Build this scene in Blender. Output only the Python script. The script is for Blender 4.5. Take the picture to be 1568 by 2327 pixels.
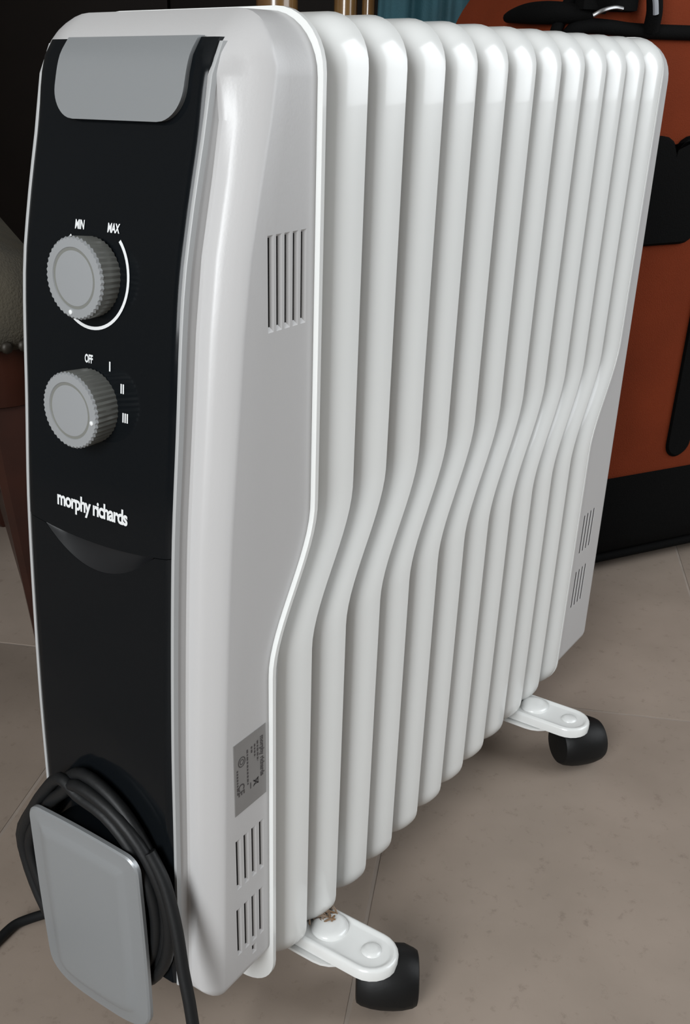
import bpy, bmesh, math, random
from mathutils import Vector, Matrix
random.seed(7)
for o in list(bpy.data.objects):
    bpy.data.objects.remove(o, do_unlink=True)
SC = bpy.context.scene
COL = SC.collection

# ------------------------------------------------------------------ camera
def rad(d): return d * math.pi / 180
AZ, PITCH, ROLL = rad(35.5606), rad(28.1461), rad(0.3627)
fw = Vector((math.cos(AZ) * math.cos(PITCH), math.sin(AZ) * math.cos(PITCH), -math.sin(PITCH)))
rt = Vector((math.sin(AZ), -math.cos(AZ), 0))
up = rt.cross(fw)
rt, up = math.cos(ROLL) * rt + math.sin(ROLL) * up, -math.sin(ROLL) * rt + math.cos(ROLL) * up
cd = bpy.data.cameras.new('camera')
cam = bpy.data.objects.new('camera', cd)
COL.objects.link(cam)
M = Matrix((rt, up, -fw)).transposed().to_4x4()
M.translation = Vector((-0.42049, -0.26465, 0.53891))
cam.matrix_world = M
cd.sensor_fit = 'VERTICAL'
cd.sensor_height = 36.0
cd.lens = 2287.74 / 2327 * 36
cd.shift_x = (784 - 670.07) / 2327       # the photograph is a crop: its optical centre is off the middle
cd.shift_y = (1391.01 - 1163.5) / 2327
cd.clip_start = 0.01
SC.camera = cam

# ------------------------------------------------------------------ world, window light, exposure
RA = rad(24)                             # the room (and its tiles) stand turned against the heater
T = Vector((math.cos(RA), math.sin(RA), 0))
N = Vector((-math.sin(RA), math.cos(RA), 0))
def room(t, n, z=0.0): return T * t + N * n + Vector((0, 0, z))
T0, T1, N0, N1, HC = -2.3, 2.7, -1.6, 2.0, 2.6
WZ0, WZ1 = 0.45, 2.15
WN0, WN1 = 0.15, 1.15                    # smaller window, in the wall behind the camera
WT0, WT1 = -0.35, 1.00                   # wide window, in the wall to the right

wd = bpy.data.worlds.new('world')
SC.world = wd
wd.use_nodes = True
bg = wd.node_tree.nodes['Background']
bg.inputs[0].default_value = (0.75, 0.87, 1.0, 1)
bg.inputs[1].default_value = 1.0

def window_light(energy, width, pos, inward, along):
    la = bpy.data.lights.new('window_daylight', 'AREA')
    la.shape = 'RECTANGLE'
    la.size = width - 0.1
    la.size_y = WZ1 - WZ0 - 0.1
    la.energy = energy
    la.color = (0.95, 0.98, 1.0)
    lo = bpy.data.objects.new('window_daylight', la)
    COL.objects.link(lo)
    lz = -inward
    Ml = Matrix((along, lz.cross(along), lz)).transposed().to_4x4()
    Ml.translation = pos
    lo.matrix_world = Ml
window_light(26, WT1 - WT0, room((WT0 + WT1) / 2, N0 + 0.03, (WZ0 + WZ1) / 2), N, -T)
window_light(84, WN1 - WN0, room(T0 + 0.03, (WN0 + WN1) / 2, (WZ0 + WZ1) / 2), T, N)

vs = SC.view_settings
vs.view_transform = 'Standard'
vs.look = 'None'
vs.gamma = 1.0
vs.use_curve_mapping = False
vs.exposure = 0.0

# ------------------------------------------------------------------ materials
def mat(name, col, rough=0.5, metal=0.0, var=0.0, scale=20.0, bump=0.0, bscale=200.0, coat=0.0, rvar=0.0, spec=0.5, col2=None):
    m = bpy.data.materials.new(name)
    m.use_nodes = True
    nt = m.node_tree
    b = nt.nodes['Principled BSDF']
    b.inputs['Base Color'].default_value = (*col, 1)
    b.inputs['Roughness'].default_value = rough
    b.inputs['Metallic'].default_value = metal
    b.inputs['Coat Weight'].default_value = coat
    b.inputs['Specular IOR Level'].default_value = spec
    tc = nt.nodes.new('ShaderNodeTexCoord')
    if var or col2:
        n = nt.nodes.new('ShaderNodeTexNoise')
        n.inputs['Scale'].default_value = scale
        n.inputs['Detail'].default_value = 5
        nt.links.new(tc.outputs['Object'], n.inputs['Vector'])
        r = nt.nodes.new('ShaderNodeValToRGB')
        c2 = col2 or tuple(c * (1 - var) for c in col)
        r.color_ramp.elements[0].position = 0.3
        r.color_ramp.elements[1].position = 0.7
        r.color_ramp.elements[0].color = (*c2, 1)
        r.color_ramp.elements[1].color = (*col, 1)
        nt.links.new(n.outputs['Fac'], r.inputs['Fac'])
        nt.links.new(r.outputs['Color'], b.inputs['Base Color'])
    if rvar:
        n = nt.nodes.new('ShaderNodeTexNoise')
        n.inputs['Scale'].default_value = 35
        n.inputs['Detail'].default_value = 6
        nt.links.new(tc.outputs['Object'], n.inputs['Vector'])
        mr = nt.nodes.new('ShaderNodeMapRange')
        mr.inputs['From Min'].default_value = 0.35
        mr.inputs['From Max'].default_value = 0.75
        mr.inputs['To Min'].default_value = rough
        mr.inputs['To Max'].default_value = rough + rvar
        nt.links.new(n.outputs['Fac'], mr.inputs['Value'])
        nt.links.new(mr.outputs['Result'], b.inputs['Roughness'])
    if bump:
        n = nt.nodes.new('ShaderNodeTexNoise')
        n.inputs['Scale'].default_value = bscale
        n.inputs['Detail'].default_value = 4
        nt.links.new(tc.outputs['Object'], n.inputs['Vector'])
        bp = nt.nodes.new('ShaderNodeBump')
        bp.inputs['Strength'].default_value = bump
        bp.inputs['Distance'].default_value = 0.002
        nt.links.new(n.outputs['Fac'], bp.inputs['Height'])
        nt.links.new(bp.outputs['Normal'], b.inputs['Normal'])
    return m

MT = dict(
    enamel=mat('white_enamel', (0.66, 0.665, 0.65), 0.24, var=0.02, scale=6, coat=0.3),
    shell=mat('pearl_grey_plastic', (0.435, 0.428, 0.425), 0.36, var=0.03, scale=8, bump=0.03, bscale=900),
    trim_grey=mat('satin_grey_trim', (0.33, 0.335, 0.335), 0.4),
    black=mat('glossy_black_plastic', (0.004, 0.005, 0.006), 0.08, rvar=0.10, spec=0.15),
    grip=mat('satin_black_lit_grip', (0.007, 0.0075, 0.0085), 0.4, spec=0.35),  # greyer than the panel: light caught by the scoop, put into the colour
    silver=mat('silver_paint', (0.255, 0.267, 0.275), 0.36, metal=0.35, bump=0.03, bscale=1200),
    knob_side=mat('grey_knob_side', (0.20, 0.205, 0.19), 0.35, metal=0.3),
    knob_face=mat('pale_grey_knob', (0.27, 0.28, 0.288), 0.4, metal=0.2),
    print=mat('white_print', (0.62, 0.63, 0.63), 0.5),
    ink=mat('dark_label_ink', (0.05, 0.045, 0.045), 0.6),
    label=mat('silver_rating_label', (0.23, 0.225, 0.22), 0.42, metal=0.3, var=0.06, scale=60),
    slot=mat('painted_slot_shade', (0.02, 0.02, 0.02), 0.8),  # shade of the hollow cover behind the vents, painted as a dark colour
    rubber=mat('black_caster_plastic', (0.005, 0.005, 0.005), 0.5, bump=0.05, bscale=300, spec=0.2),
    cord=mat('black_cord_rubber', (0.007, 0.0075, 0.008), 0.5, bump=0.05, bscale=500, spec=0.25),
    orange=mat('orange_suitcase_fabric', (0.15, 0.025, 0.007), 0.9, var=0.25, scale=9, bump=0.4, bscale=900, spec=0.12),
    trim=mat('black_suitcase_trim', (0.0025, 0.0025, 0.0025), 0.85, bump=0.3, bscale=700, spec=0.06),
    buckle=mat('dull_metal_buckle', (0.25, 0.25, 0.25), 0.35, metal=0.9),
    grey_strap=mat('grey_strap_edge', (0.22, 0.23, 0.25), 0.6),
    wood=mat('red_brown_wood', (0.030, 0.0075, 0.0035), 0.4, col2=(0.014, 0.0045, 0.0025), scale=14, coat=0.1, spec=0.3),
    post=mat('honey_brown_wood', (0.20, 0.115, 0.038), 0.25, col2=(0.10, 0.045, 0.018), scale=10, coat=0.6),
    seat=mat('beige_seat_fabric', (0.065, 0.056, 0.040), 0.9, col2=(0.042, 0.038, 0.030), scale=22, bump=0.6, bscale=500, spec=0.2),
    nail=mat('brass_nail', (0.02, 0.016, 0.011), 0.5, metal=0.5),
    teal=mat('teal_cloth', (0.006, 0.052, 0.068), 0.8, var=0.4, scale=12, bump=0.3, bscale=400),
    cabinet=mat('dark_cabinet_wood', (0.006, 0.004, 0.003), 0.6, var=0.3, scale=5, spec=0.08),
    brass=mat('cabinet_handle_brass', (0.1, 0.07, 0.03), 0.4, metal=0.9),
    wall=mat('warm_wall_paint', (0.16, 0.14, 0.12), 0.9, var=0.05, scale=3),
    ceil=mat('white_ceiling_paint', (0.5, 0.49, 0.47), 0.9, var=0.03, scale=3),
    tile=mat('beige_stone_tile', (0.285, 0.230, 0.188), 0.55, col2=(0.228, 0.184, 0.148), scale=9, bump=0.06, bscale=120),
    grout=mat('grey_beige_grout', (0.28, 0.233, 0.195), 0.9, var=0.2, scale=30),
    frame=mat('white_window_frame', (0.7, 0.7, 0.68), 0.4),
    dirt=mat('brown_rust_grime', (0.16, 0.085, 0.035), 0.9, col2=(0.35, 0.30, 0.25), scale=90, bump=0.4, bscale=300),
)
# tile: a second, finer mottling and dark specks
def tile_detail(m):
    nt = m.node_tree
    b = nt.nodes['Principled BSDF']
    base = b.inputs['Base Color'].links[0].from_socket
    tc = [n for n in nt.nodes if n.type == 'TEX_COORD'][0]
    oi = nt.nodes.new('ShaderNodeNewGeometry')
    n = nt.nodes.new('ShaderNodeTexNoise')
    n.inputs['Scale'].default_value = 85
    n.inputs['Detail'].default_value = 8
    n.inputs['Roughness'].default_value = 0.7
    nt.links.new(oi.outputs['Position'], n.inputs['Vector'])
    r = nt.nodes.new('ShaderNodeValToRGB')
    r.color_ramp.elements[0].position = 0.28
    r.color_ramp.elements[0].color = (0.58, 0.55, 0.53, 1)
    r.color_ramp.elements[1].position = 0.43
    r.color_ramp.elements[1].color = (1, 1, 1, 1)
    nt.links.new(n.outputs['Fac'], r.inputs['Fac'])
    mx = nt.nodes.new('ShaderNodeMix')
    mx.data_type = 'RGBA'
    mx.blend_type = 'MULTIPLY'
    mx.inputs['Factor'].default_value = 0.7
    nt.links.new(base, mx.inputs['A'])
    nt.links.new(r.outputs['Color'], mx.inputs['B'])
    nt.links.new(mx.outputs['Result'], b.inputs['Base Color'])
tile_detail(MT['tile'])

# ------------------------------------------------------------------ helpers
def link(name, me, parent=None, matrix=None):
    o = bpy.data.objects.new(name, me)
    COL.objects.link(o)
    if parent: o.parent = parent
    if matrix is not None: o.matrix_local = matrix
    return o
def finish(bm, name, mats, sharp=35):
    bmesh.ops.recalc_face_normals(bm, faces=bm.faces[:])
    me = bpy.data.meshes.new(name)
    bm.to_mesh(me)
    bm.free()
    if not isinstance(mats, (list, tuple)): mats = [mats]
    for m in mats: me.materials.append(MT[m])
    me.shade_smooth()
    if sharp: me.set_sharp_from_angle(angle=rad(sharp))
    return me
def obj(name, bm, mats, parent=None, sharp=35):
    return link(name, finish(bm, name, mats, sharp), parent)
def empty(name, loc=(0, 0, 0), parent=None):
    o = bpy.data.objects.new(name, None)
    COL.objects.link(o)
    o.location = loc
    o.empty_display_size = 0.05
    if parent: o.parent = parent
    return o
def tag(o, label=None, cat=None, group=None, kind=None):
    if label: o['label'] = label
    if cat: o['category'] = cat
    if group: o['group'] = group
    if kind: o['kind'] = kind
    return o
def bridge(bm, A, B, closed=True):
    n = len(A)
    fs = []
    for i in range(n if closed else n - 1):
        j = (i + 1) % n
        try: fs.append(bm.faces.new((A[i], A[j], B[j], B[i])))
        except ValueError: pass
    return fs
def loops(bm, L, cap0=True, cap1=True, closed=True):
    V = [[bm.verts.new(p) for p in l] for l in L]
    for a, b in zip(V, V[1:]): bridge(bm, a, b, closed)
    if cap0: bm.faces.new(V[0])
    if cap1: bm.faces.new(V[-1])
    return V
def box(bm, c, s, R=None, bev=0.0):
    """box centred at c with full sizes s, optional 3 axes R"""
    ax = R or (Vector((1, 0, 0)), Vector((0, 1, 0)), Vector((0, 0, 1)))
    c = Vector(c)
    vs_ = []
    for i in (-1, 1):
        for j in (-1, 1):
            for k in (-1, 1):
                vs_.append(bm.verts.new(c + ax[0] * (i * s[0] / 2) + ax[1] * (j * s[1] / 2) + ax[2] * (k * s[2] / 2)))
    fs = [bm.faces.new([vs_[q] for q in f]) for f in ((0, 1, 3, 2), (4, 6, 7, 5), (0, 4, 5, 1), (2, 3, 7, 6), (0, 2, 6, 4), (1, 5, 7, 3))]
    if bev:
        es = set()
        for f in fs: es.update(f.edges)
        bmesh.ops.bevel(bm, geom=list(es), offset=bev, segments=2, affect='EDGES', profile=0.7)
def lathe(bm, prof, c, axis, u, seg=32, mod=None):
    """prof: (distance along axis, radius)"""
    c, a, u = Vector(c), Vector(axis).normalized(), Vector(u).normalized()
    w = a.cross(u)
    L = []
    for k, (h, r) in enumerate(prof):
        l = []
        for i in range(seg):
            t = 2 * math.pi * i / seg
            rr = r * (mod(i, k) if mod else 1)
            l.append(c + a * h + (u * math.cos(t) + w * math.sin(t)) * rr)
        L.append(l)
    return loops(bm, L)
def smooth_pts(P, per=8, closed=False):
    P = [Vector(p) for p in P]
    n = len(P)
    out = []
    for i in range(n if closed else n - 1):
        if closed: a, b, c, d = P[i - 1], P[i], P[(i + 1) % n], P[(i + 2) % n]
        else: a, b, c, d = P[max(i - 1, 0)], P[i], P[i + 1], P[min(i + 2, n - 1)]
        for k in range(per):
            t = k / per
            out.append(0.5 * ((2 * b) + (c - a) * t + (2 * a - 5 * b + 4 * c - d) * t * t + (3 * b - a - 3 * c + d) * t ** 3))
    if not closed: out.append(P[-1])
    return out
def tube(bm, P, r, seg=10, closed=False):
    n = len(P)
    prev = None
    L = []
    for i, p in enumerate(P):
        if closed: d = P[(i + 1) % n] - P[i - 1]
        else: d = P[min(i + 1, n - 1)] - P[max(i - 1, 0)]
        d.normalize()
        if prev is None:
            u = d.orthogonal().normalized()
        else:
            u = (prev - d * prev.dot(d)).normalized()
        prev = u
        w = d.cross(u)
        rr = r(i / (n - 1)) if callable(r) else r
        L.append([p + (u * math.cos(2 * math.pi * k / seg) + w * math.sin(2 * math.pi * k / seg)) * rr for k in range(seg)])
    V = loops(bm, L, not closed, not closed)
    if closed:
        # close with the best rotation
        A, B = V[-1], V[0]
        best = min(range(seg), key=lambda s: (A[0].co - B[s].co).length)
        bridge(bm, A, B[best:] + B[:best])
def interp(x, pts):
    pts = sorted(pts)
    if x <= pts[0][0]: return pts[0][1]
    for (a, va), (b, vb) in zip(pts, pts[1:]):
        if x <= b: return va + (vb - va) * (x - a) / (b - a)
    return pts[-1][1]
def sstep(x, a, b):
    t = min(1, max(0, (x - a) / (b - a)))
    return t * t * (3 - 2 * t)

# ================================================================== ROOM
def wall_quad(bm, a, b, z0, z1, th, outward):
    """vertical slab from a to b (2D room vectors in world), thickness outward"""
    pts = [a, b, b + outward * th, a + outward * th]
    loops(bm, [[p + Vector((0, 0, z0)) for p in pts], [p + Vector((0, 0, z1)) for p in pts]])
floor_bm = bmesh.new()
wall_quad(floor_bm, room(T0, N0), room(T1, N0), -0.06, -0.0005, N1 - N0, N)
fl = tag(obj('floor', floor_bm, 'grout'), kind='structure')
def simple_wall(name, a, b, out, m='wall'):
    bm = bmesh.new()
    wall_quad(bm, a, b, 0, HC, 0.12, out)
    return tag(obj(name, bm, m), kind='structure')
simple_wall('wall_back', room(T1, N0), room(T1, N1), T)
simple_wall('wall_left', room(T0, N1), room(T1, N1), N)
bm = bmesh.new()
for n0, n1, z0, z1 in ((N0, WN0, 0, HC), (WN1, N1, 0, HC), (WN0, WN1, 0, WZ0), (WN0, WN1, WZ1, HC)):
    wall_quad(bm, room(T0, n0), room(T0, n1), z0, z1, 0.12, -T)
tag(obj('wall_front', bm, 'wall'), kind='structure')
bm = bmesh.new()
wall_quad(bm, room(T0, N0), room(T1, N0), HC, HC + 0.1, N1 - N0, N)
tag(obj('ceiling', bm, 'ceil'), kind='structure')
bm = bmesh.new()
for t0, t1, z0, z1 in ((T0, WT0, 0, HC), (WT1, T1, 0, HC), (WT0, WT1, 0, WZ0), (WT0, WT1, WZ1, HC)):
    wall_quad(bm, room(t0, N0), room(t1, N0), z0, z1, 0.12, -N)
tag(obj('wall_right', bm, 'wall'), kind='structure')
win = tag(empty('window_1', room(T0 - 0.06, (WN0 + WN1) / 2, WZ0)), kind='structure')
RX = (T, N, Vector((0, 0, 1)))
bm = bmesh.new()
wc = win.location
w2 = (WN1 - WN0) / 2
hz = WZ1 - WZ0
for dx, dz, sx, sz in ((-w2 + 0.03, hz / 2, 0.06, hz), (w2 - 0.03, hz / 2, 0.06, hz), (0, hz / 2, 0.07, hz - 0.12), (0, 0.03, 2 * w2 - 0.12, 0.06), (0, hz - 0.03, 2 * w2 - 0.12, 0.06)):
    box(bm, N * dx + Vector((0, 0, dz)), (0.06, sx, sz), RX)
obj('window_frame', bm, 'frame', win)
win = tag(empty('window_2', room((WT0 + WT1) / 2, N0 - 0.06, WZ0)), kind='structure')
bm = bmesh.new()
w2 = (WT1 - WT0) / 2
for dx, dz, sx, sz in ((-w2 + 0.03, hz / 2, 0.06, hz), (w2 - 0.03, hz / 2, 0.06, hz), (0, hz / 2, 0.07, hz - 0.12), (0, 0.03, 2 * w2 - 0.12, 0.06), (0, hz - 0.03, 2 * w2 - 0.12, 0.06)):
    box(bm, T * dx + Vector((0, 0, dz)), (sx, 0.06, sz), RX)
obj('window_frame', bm, 'frame', win)
# tiles
TL, TN = 0.60, 0.30
bm = bmesh.new()
box(bm, (0, 0, -0.002), (TL - 0.003, TN - 0.003, 0.004), None, 0.0006)
tile_me = finish(bm, 'tile', 'tile')
full_me = tile_me
def place_tile(t0, t1, n0, n1):
    a0, a1, b0, b1 = max(t0, T0), min(t1, T1), max(n0, N0), min(n1, N1)
    if a1 - a0 < 0.02 or b1 - b0 < 0.02: return
    if abs((a1 - a0) - TL) < 1e-4 and abs((b1 - b0) - TN) < 1e-4:
        o = link('tile', full_me, fl)
    else:
        bm = bmesh.new()
        box(bm, (0, 0, -0.002), (a1 - a0 - 0.003, b1 - b0 - 0.003, 0.004), None, 0.0006)
        o = link('tile', finish(bm, 'tile', 'tile'), fl)
    o.location = room((a0 + a1) / 2, (b0 + b1) / 2, 0)
    o.rotation_euler = (0, 0, RA)
for i in range(-7, 6):
    for j in range(-7, 8):
        place_tile(0.360 + i * TL, 0.360 + (i + 1) * TL, -0.0152 + j * TN, -0.0152 + (j + 1) * TN)

# ================================================================== OIL RADIATOR
W = 0.1365                                # width across; visible flank at Y = 0, far flank at Y = W
YC = W / 2
YK = 0.071                               # middle line of the knobs, lettering and cord store
ZB, ZT = 0.040, 0.563
def S(z): return -0.0352 * (1 - sstep(z, 0.266, 0.350)) - 0.0015 * max(0, (0.54 - z) / 0.27) * (1 if z > 0.27 else 1)
rad_ = tag(empty('oil_radiator', (0.15, YC, 0)), 'white oil-filled radiator with twelve wavy fins and black control panel on the tiles', 'heater')
RO = Vector(rad_.location)
def robj(name, bm, mats, parent=None, sharp=35):
    """mesh given in world coordinates -> child of the radiator (or of one of its parts, which sit at the radiator origin)"""
    bmesh.ops.translate(bm, verts=bm.verts[:], vec=-RO)
    return obj(name, bm, mats, parent or rad_, sharp)

ZS = [0.075, 0.10, 0.14, 0.18, 0.22, 0.245] + [0.26 + 0.0055 * k for k in range(18)] + [0.37, 0.40, 0.43, 0.46, 0.49, 0.51, 0.525]
def rr_loop(inset, y0, y1, z0, z1, rt_, rb, zs=ZS, nc=9):
    """rounded rectangle in YZ, counter-clockwise from the lower right; every inset gives the same number of points"""
    y0 += inset; y1 -= inset; z0 += inset; z1 -= inset
    rt_ = max(rt_ - inset, 0.0006); rb = max(rb - inset, 0.0006)
    P = []
    def clampz(z): return min(max(z, z0 + rb + 1e-4), z1 - rt_ - 1e-4)
    lo_, hi_ = z0 + rb, z1 - rt_
    zz = [lo_ + (hi_ - lo_) * (z - zs[0]) / (zs[-1] - zs[0]) for z in zs]
    for z in zz: P.append((y0, z))                                   # right flank going up
    for k in range(1, nc):
        a = math.pi - k * math.pi / 2 / nc
        P.append((y0 + rt_ + rt_ * math.cos(a), z1 - rt_ + rt_ * math.sin(a)))
    for k in range(7): P.append((y0 + rt_ + (y1 - y0 - 2 * rt_) * k / 6, z1))
    for k in range(1, nc):
        a = math.pi / 2 - k * math.pi / 2 / nc
        P.append((y1 - rt_ + rt_ * math.cos(a), z1 - rt_ + rt_ * math.sin(a)))
    for z in reversed(zz): P.append((y1, z))
    for k in range(1, nc):
        a = -k * math.pi / 2 / nc
        P.append((y1 - rb + rb * math.cos(a), z0 + rb + rb * math.sin(a)))
    for k in range(7): P.append((y1 - rb - (y1 - y0 - 2 * rb) * k / 6, z0))
    for k in range(1, nc):
        a = -math.pi / 2 - k * math.pi / 2 / nc
        P.append((y0 + rb + rb * math.cos(a), z0 + rb + rb * math.sin(a)))
    return P
# ---- fins: shallow trays with rolled rims, bent in a wave
def fin_mesh():
    bm = bmesh.new()
    prof = [(-0.0252, 0.036), (-0.0250, 0.022)]
    for k in range(9):
        f = rad(84 - 84 * k / 8)
        prof.append((-0.0246 * math.sin(f), 0.0150 * (1 - math.cos(f)) ** 0.95))
    prof += [(0.0003, 0.0006), (-0.0004, 0.0014), (-0.006, 0.0020), (-0.0125, 0.0040), (-0.0190, 0.0088), (-0.0225, 0.0140), (-0.0234, 0.022), (-0.0236, 0.036)]
    L = []
    for x, ins in prof:
        L.append([Vector((x + S(z), y, z)) - Vector((0, RO.y, 0)) for y, z in rr_loop(ins, 0, W, ZB, ZT, 0.022, 0.024)])
    loops(bm, L)
    return finish(bm, 'fin', 'enamel', 50)
fm = fin_mesh()
XF = [0.0025, 0.0359, 0.0726, 0.1068, 0.1430, 0.1792, 0.2150, 0.2511, 0.2877, 0.3234, 0.3601, 0.3986]
for x in XF:
    link('fin', fm, rad_, Matrix.Translation((x - RO.x, 0, 0)))
# oil tubes that join the fins, top and bottom
for z in (0.50, 0.10):
    bm = bmesh.new()
    lathe(bm, [(0, 0.021), (0.46, 0.021)], (-0.06 + S(z), YC, z), (1, 0, 0), (0, 1, 0), 24)
    robj('oil_tube', bm, 'enamel')
# ---- end plates
def end_plate(x0, x1, grow):
    bm = bmesh.new()
    L = []
    for x, i in ((x0, 0.004), (x0, 0.0), (x1, 0.0), (x1, 0.004)):
        L.append([(x + S(z), y, z) for y, z in rr_loop(i - grow, 0, W, ZB, ZT, 0.024, 0.024)])
    loops(bm, L)
    return bm
robj('end_plate', end_plate(-0.0335, -0.0308, 0.0006), 'enamel')
robj('end_plate', end_plate(0.3994, 0.4018, 0.0004), 'enamel')

# ---- front cover
XP = [(0.060, -0.1340), (0.08, -0.133), (0.18, -0.128), (0.25, -0.1245), (0.345, -0.1170), (0.40, -0.110), (0.46, -0.102), (0.49, -0.0945), (0.52, -0.0855), (0.535, -0.0820), (0.545, -0.0785), (0.551, -0.0735), (0.556, -0.068), (0.563, -0.058)]
def _hermite(x, P):
    P = sorted(P)
    x = min(max(x, P[0][0]), P[-1][0])
    n = len(P)
    m = []
    for i in range(n):
        a, b = P[max(i - 1, 0)], P[min(i + 1, n - 1)]
        m.append((b[1] - a[1]) / (b[0] - a[0]))
    for i in range(n - 1):
        if x <= P[i + 1][0]:
            h = P[i + 1][0] - P[i][0]
            t = (x - P[i][0]) / h
            return ((2 * t ** 3 - 3 * t ** 2 + 1) * P[i][1] + (t ** 3 - 2 * t ** 2 + t) * h * m[i] + (-2 * t ** 3 + 3 * t ** 2) * P[i + 1][1] + (t ** 3 - t ** 2) * h * m[i + 1])
    return P[-1][1]
def xp(z): return _hermite(z, XP)
CB, CT = 0.0685, 0.562                    # cover bottom and top
ci = 0.0021                              # cover flank stands a little inside the end plate
CR, CRB = 0.0245, 0.010
BEV = [(d * 0.856, b_) for d, b_ in ((0.0, 0.0205), (0.0009, 0.0184), (0.0028, 0.0162), (0.0058, 0.0139), (0.0088, 0.0119), (0.0112, 0.0105), (0.0132, 0.0099),
       (0.0162, 0.0097), (0.0188, 0.0095), (0.0202, 0.0086), (0.0210, 0.0050), (0.0216, 0.0015), (0.0222, 0.0))]
VALLEY = {6, 7, 8, 9, 10, 11}
def top_fade(y, z):
    zz = max(0.0, z - (CT - CR))
    yy = max(0.0, (ci + CR) - y, y - (W - ci - CR))
    if zz == 0: return 1.0
    return 1 - 0.8 * (zz / math.hypot(zz, yy)) ** 1.6 * sstep(zz, 0, CR * 0.35)
def cover_loops():
    L = []
    def rear(z): return -0.0333 + S(z)
    base = rr_loop(0, ci, W - ci, CB, CT, CR, CRB)
    L.append([(rear(z) - 0.0004, YC + (y - YC) * 0.9, z if z < 0.3 else z) for y, z in rr_loop(0.004, ci, W - ci, CB, CT, CR, CRB)])
    L.append([(rear(z) - 0.0004, y, z) for y, z in base])
    def xc(y, z): return xp(z) + BEV[0][1] * top_fade(y, z)
    for f in (0.08, 0.35, 0.7):
        L.append([(rear(z) + (xc(y, z) - rear(z)) * f, y, z) for y, z in base])
    for k, (d, b) in enumerate(BEV):
        l = []
        for y, z in rr_loop(d, ci, W - ci, CB, CT, CR, CRB):
            if k in VALLEY:
                g = 1 - sstep(z, 0.515, 0.545)
                flat = 0.0105 * (1 - (d - 0.0096) / 0.0094)
                bb = flat + (b - flat) * g
            else: bb = b
            l.append((xp(z) + bb * top_fade(y, z), y, z))
        L.append(l)
    # inner: shallow pocket that the black panel sits in
    l = [(xp(z) + 0.004, y, z) for y, z in rr_loop(0.0194, ci, W - ci, CB, CT, CR, CRB)]
    L.append(l)
    return L
bm = bmesh.new()
loops(bm, cover_loops())
bmesh.ops.recalc_face_normals(bm, faces=bm.faces[:])
cover_me = bpy.data.meshes.new('front_cover')
bmesh.ops.translate(bm, verts=bm.verts[:], vec=-RO)
bm.to_mesh(cover_me)
bm.free()
cover_me.materials.append(MT['shell'])
cover = link('front_cover', cover_me, rad_)
# vent slots: cut with a boolean, one wedge-shaped pocket each, on both flanks
def slot_cutter(slots, y_face, sgn, width=0.0036, cham=0.0008, wide=1.25):
    bm = bmesh.new()
    for x, z0, z1 in slots:
        w = width / 2
        yo, yi = y_face - sgn * 0.002, y_face + sgn * 0.0030
        out = [(x - w * 0.65, z0), (x + w * wide, z0), (x + w * wide, z1), (x - w * 0.65, z1)]
        inn = [(x - w * 0.6, z0 + 0.0022), (x + w * 0.5, z0 + 0.0022), (x + w * 0.5, z1 - 0.001), (x - w * 0.6, z1 - 0.001)]
        mid = y_face + sgn * cham
        loops(bm, [[Vector((a, yo, b)) for a, b in out], [Vector((a, y_face, b)) for a, b in out], [Vector((a, mid, b)) for a, b in inn], [Vector((a, yi, b)) for a, b in inn]])
    bmesh.ops.translate(bm, verts=bm.verts[:], vec=-RO)
    bmesh.ops.recalc_face_normals(bm, faces=bm.faces[:])
    for f in bm.faces:
        c = f.calc_center_median()
        deep = abs((c.y + RO.y) - y_face)
        f.material_index = 1 if deep > cham * 1.2 and (c.y + RO.y - y_face) * sgn > 0 else 0
    me = bpy.data.meshes.new('cutter')
    bm.to_mesh(me)
    bm.free()
    me.materials.append(MT['shell'])
    me.materials.append(MT['slot'])
    return me
def cut(target, slots, y_faces, width=0.0042, cham=0.0011, wide=1.3, sharp=24):
    target.data.materials.append(MT['slot'])
    target.data.shade_smooth()
    cutters = []
    for yf, sg in y_faces:
        c = link('cutter', slot_cutter(slots, yf, sg, width, cham, wide), rad_)
        cutters.append(c)
        md = target.modifiers.new('cut', 'BOOLEAN')
        md.operation = 'DIFFERENCE'
        md.solver = 'EXACT'
        md.object = c
    bpy.context.view_layer.update()
    dg = bpy.context.evaluated_depsgraph_get()
    me = bpy.data.meshes.new_from_object(target.evaluated_get(dg))
    target.modifiers.clear()
    target.data = me
    for c in cutters: bpy.data.objects.remove(c, do_unlink=True)
    me.shade_smooth()
    me.set_sharp_from_angle(angle=rad(sharp))
    wn = target.modifiers.new('normals', 'WEIGHTED_NORMAL')
    wn.mode = 'FACE_AREA'
    wn.weight = 80
    wn.keep_sharp = True
SL = []
for k in range(5): SL.append((-0.0672 + 0.00598 * k, 0.4395, 0.4795))
for k in range(4): SL.append((-0.0990 + 0.0068 * k, 0.1425, 0.1770))
for k in range(4): SL.append((-0.1000 + 0.0068 * k, 0.0935, 0.1285))
SL.append((-0.0868, 0.0835, 0.0905))
cut(cover, SL, [(ci, 1), (W - ci, -1)])

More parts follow.
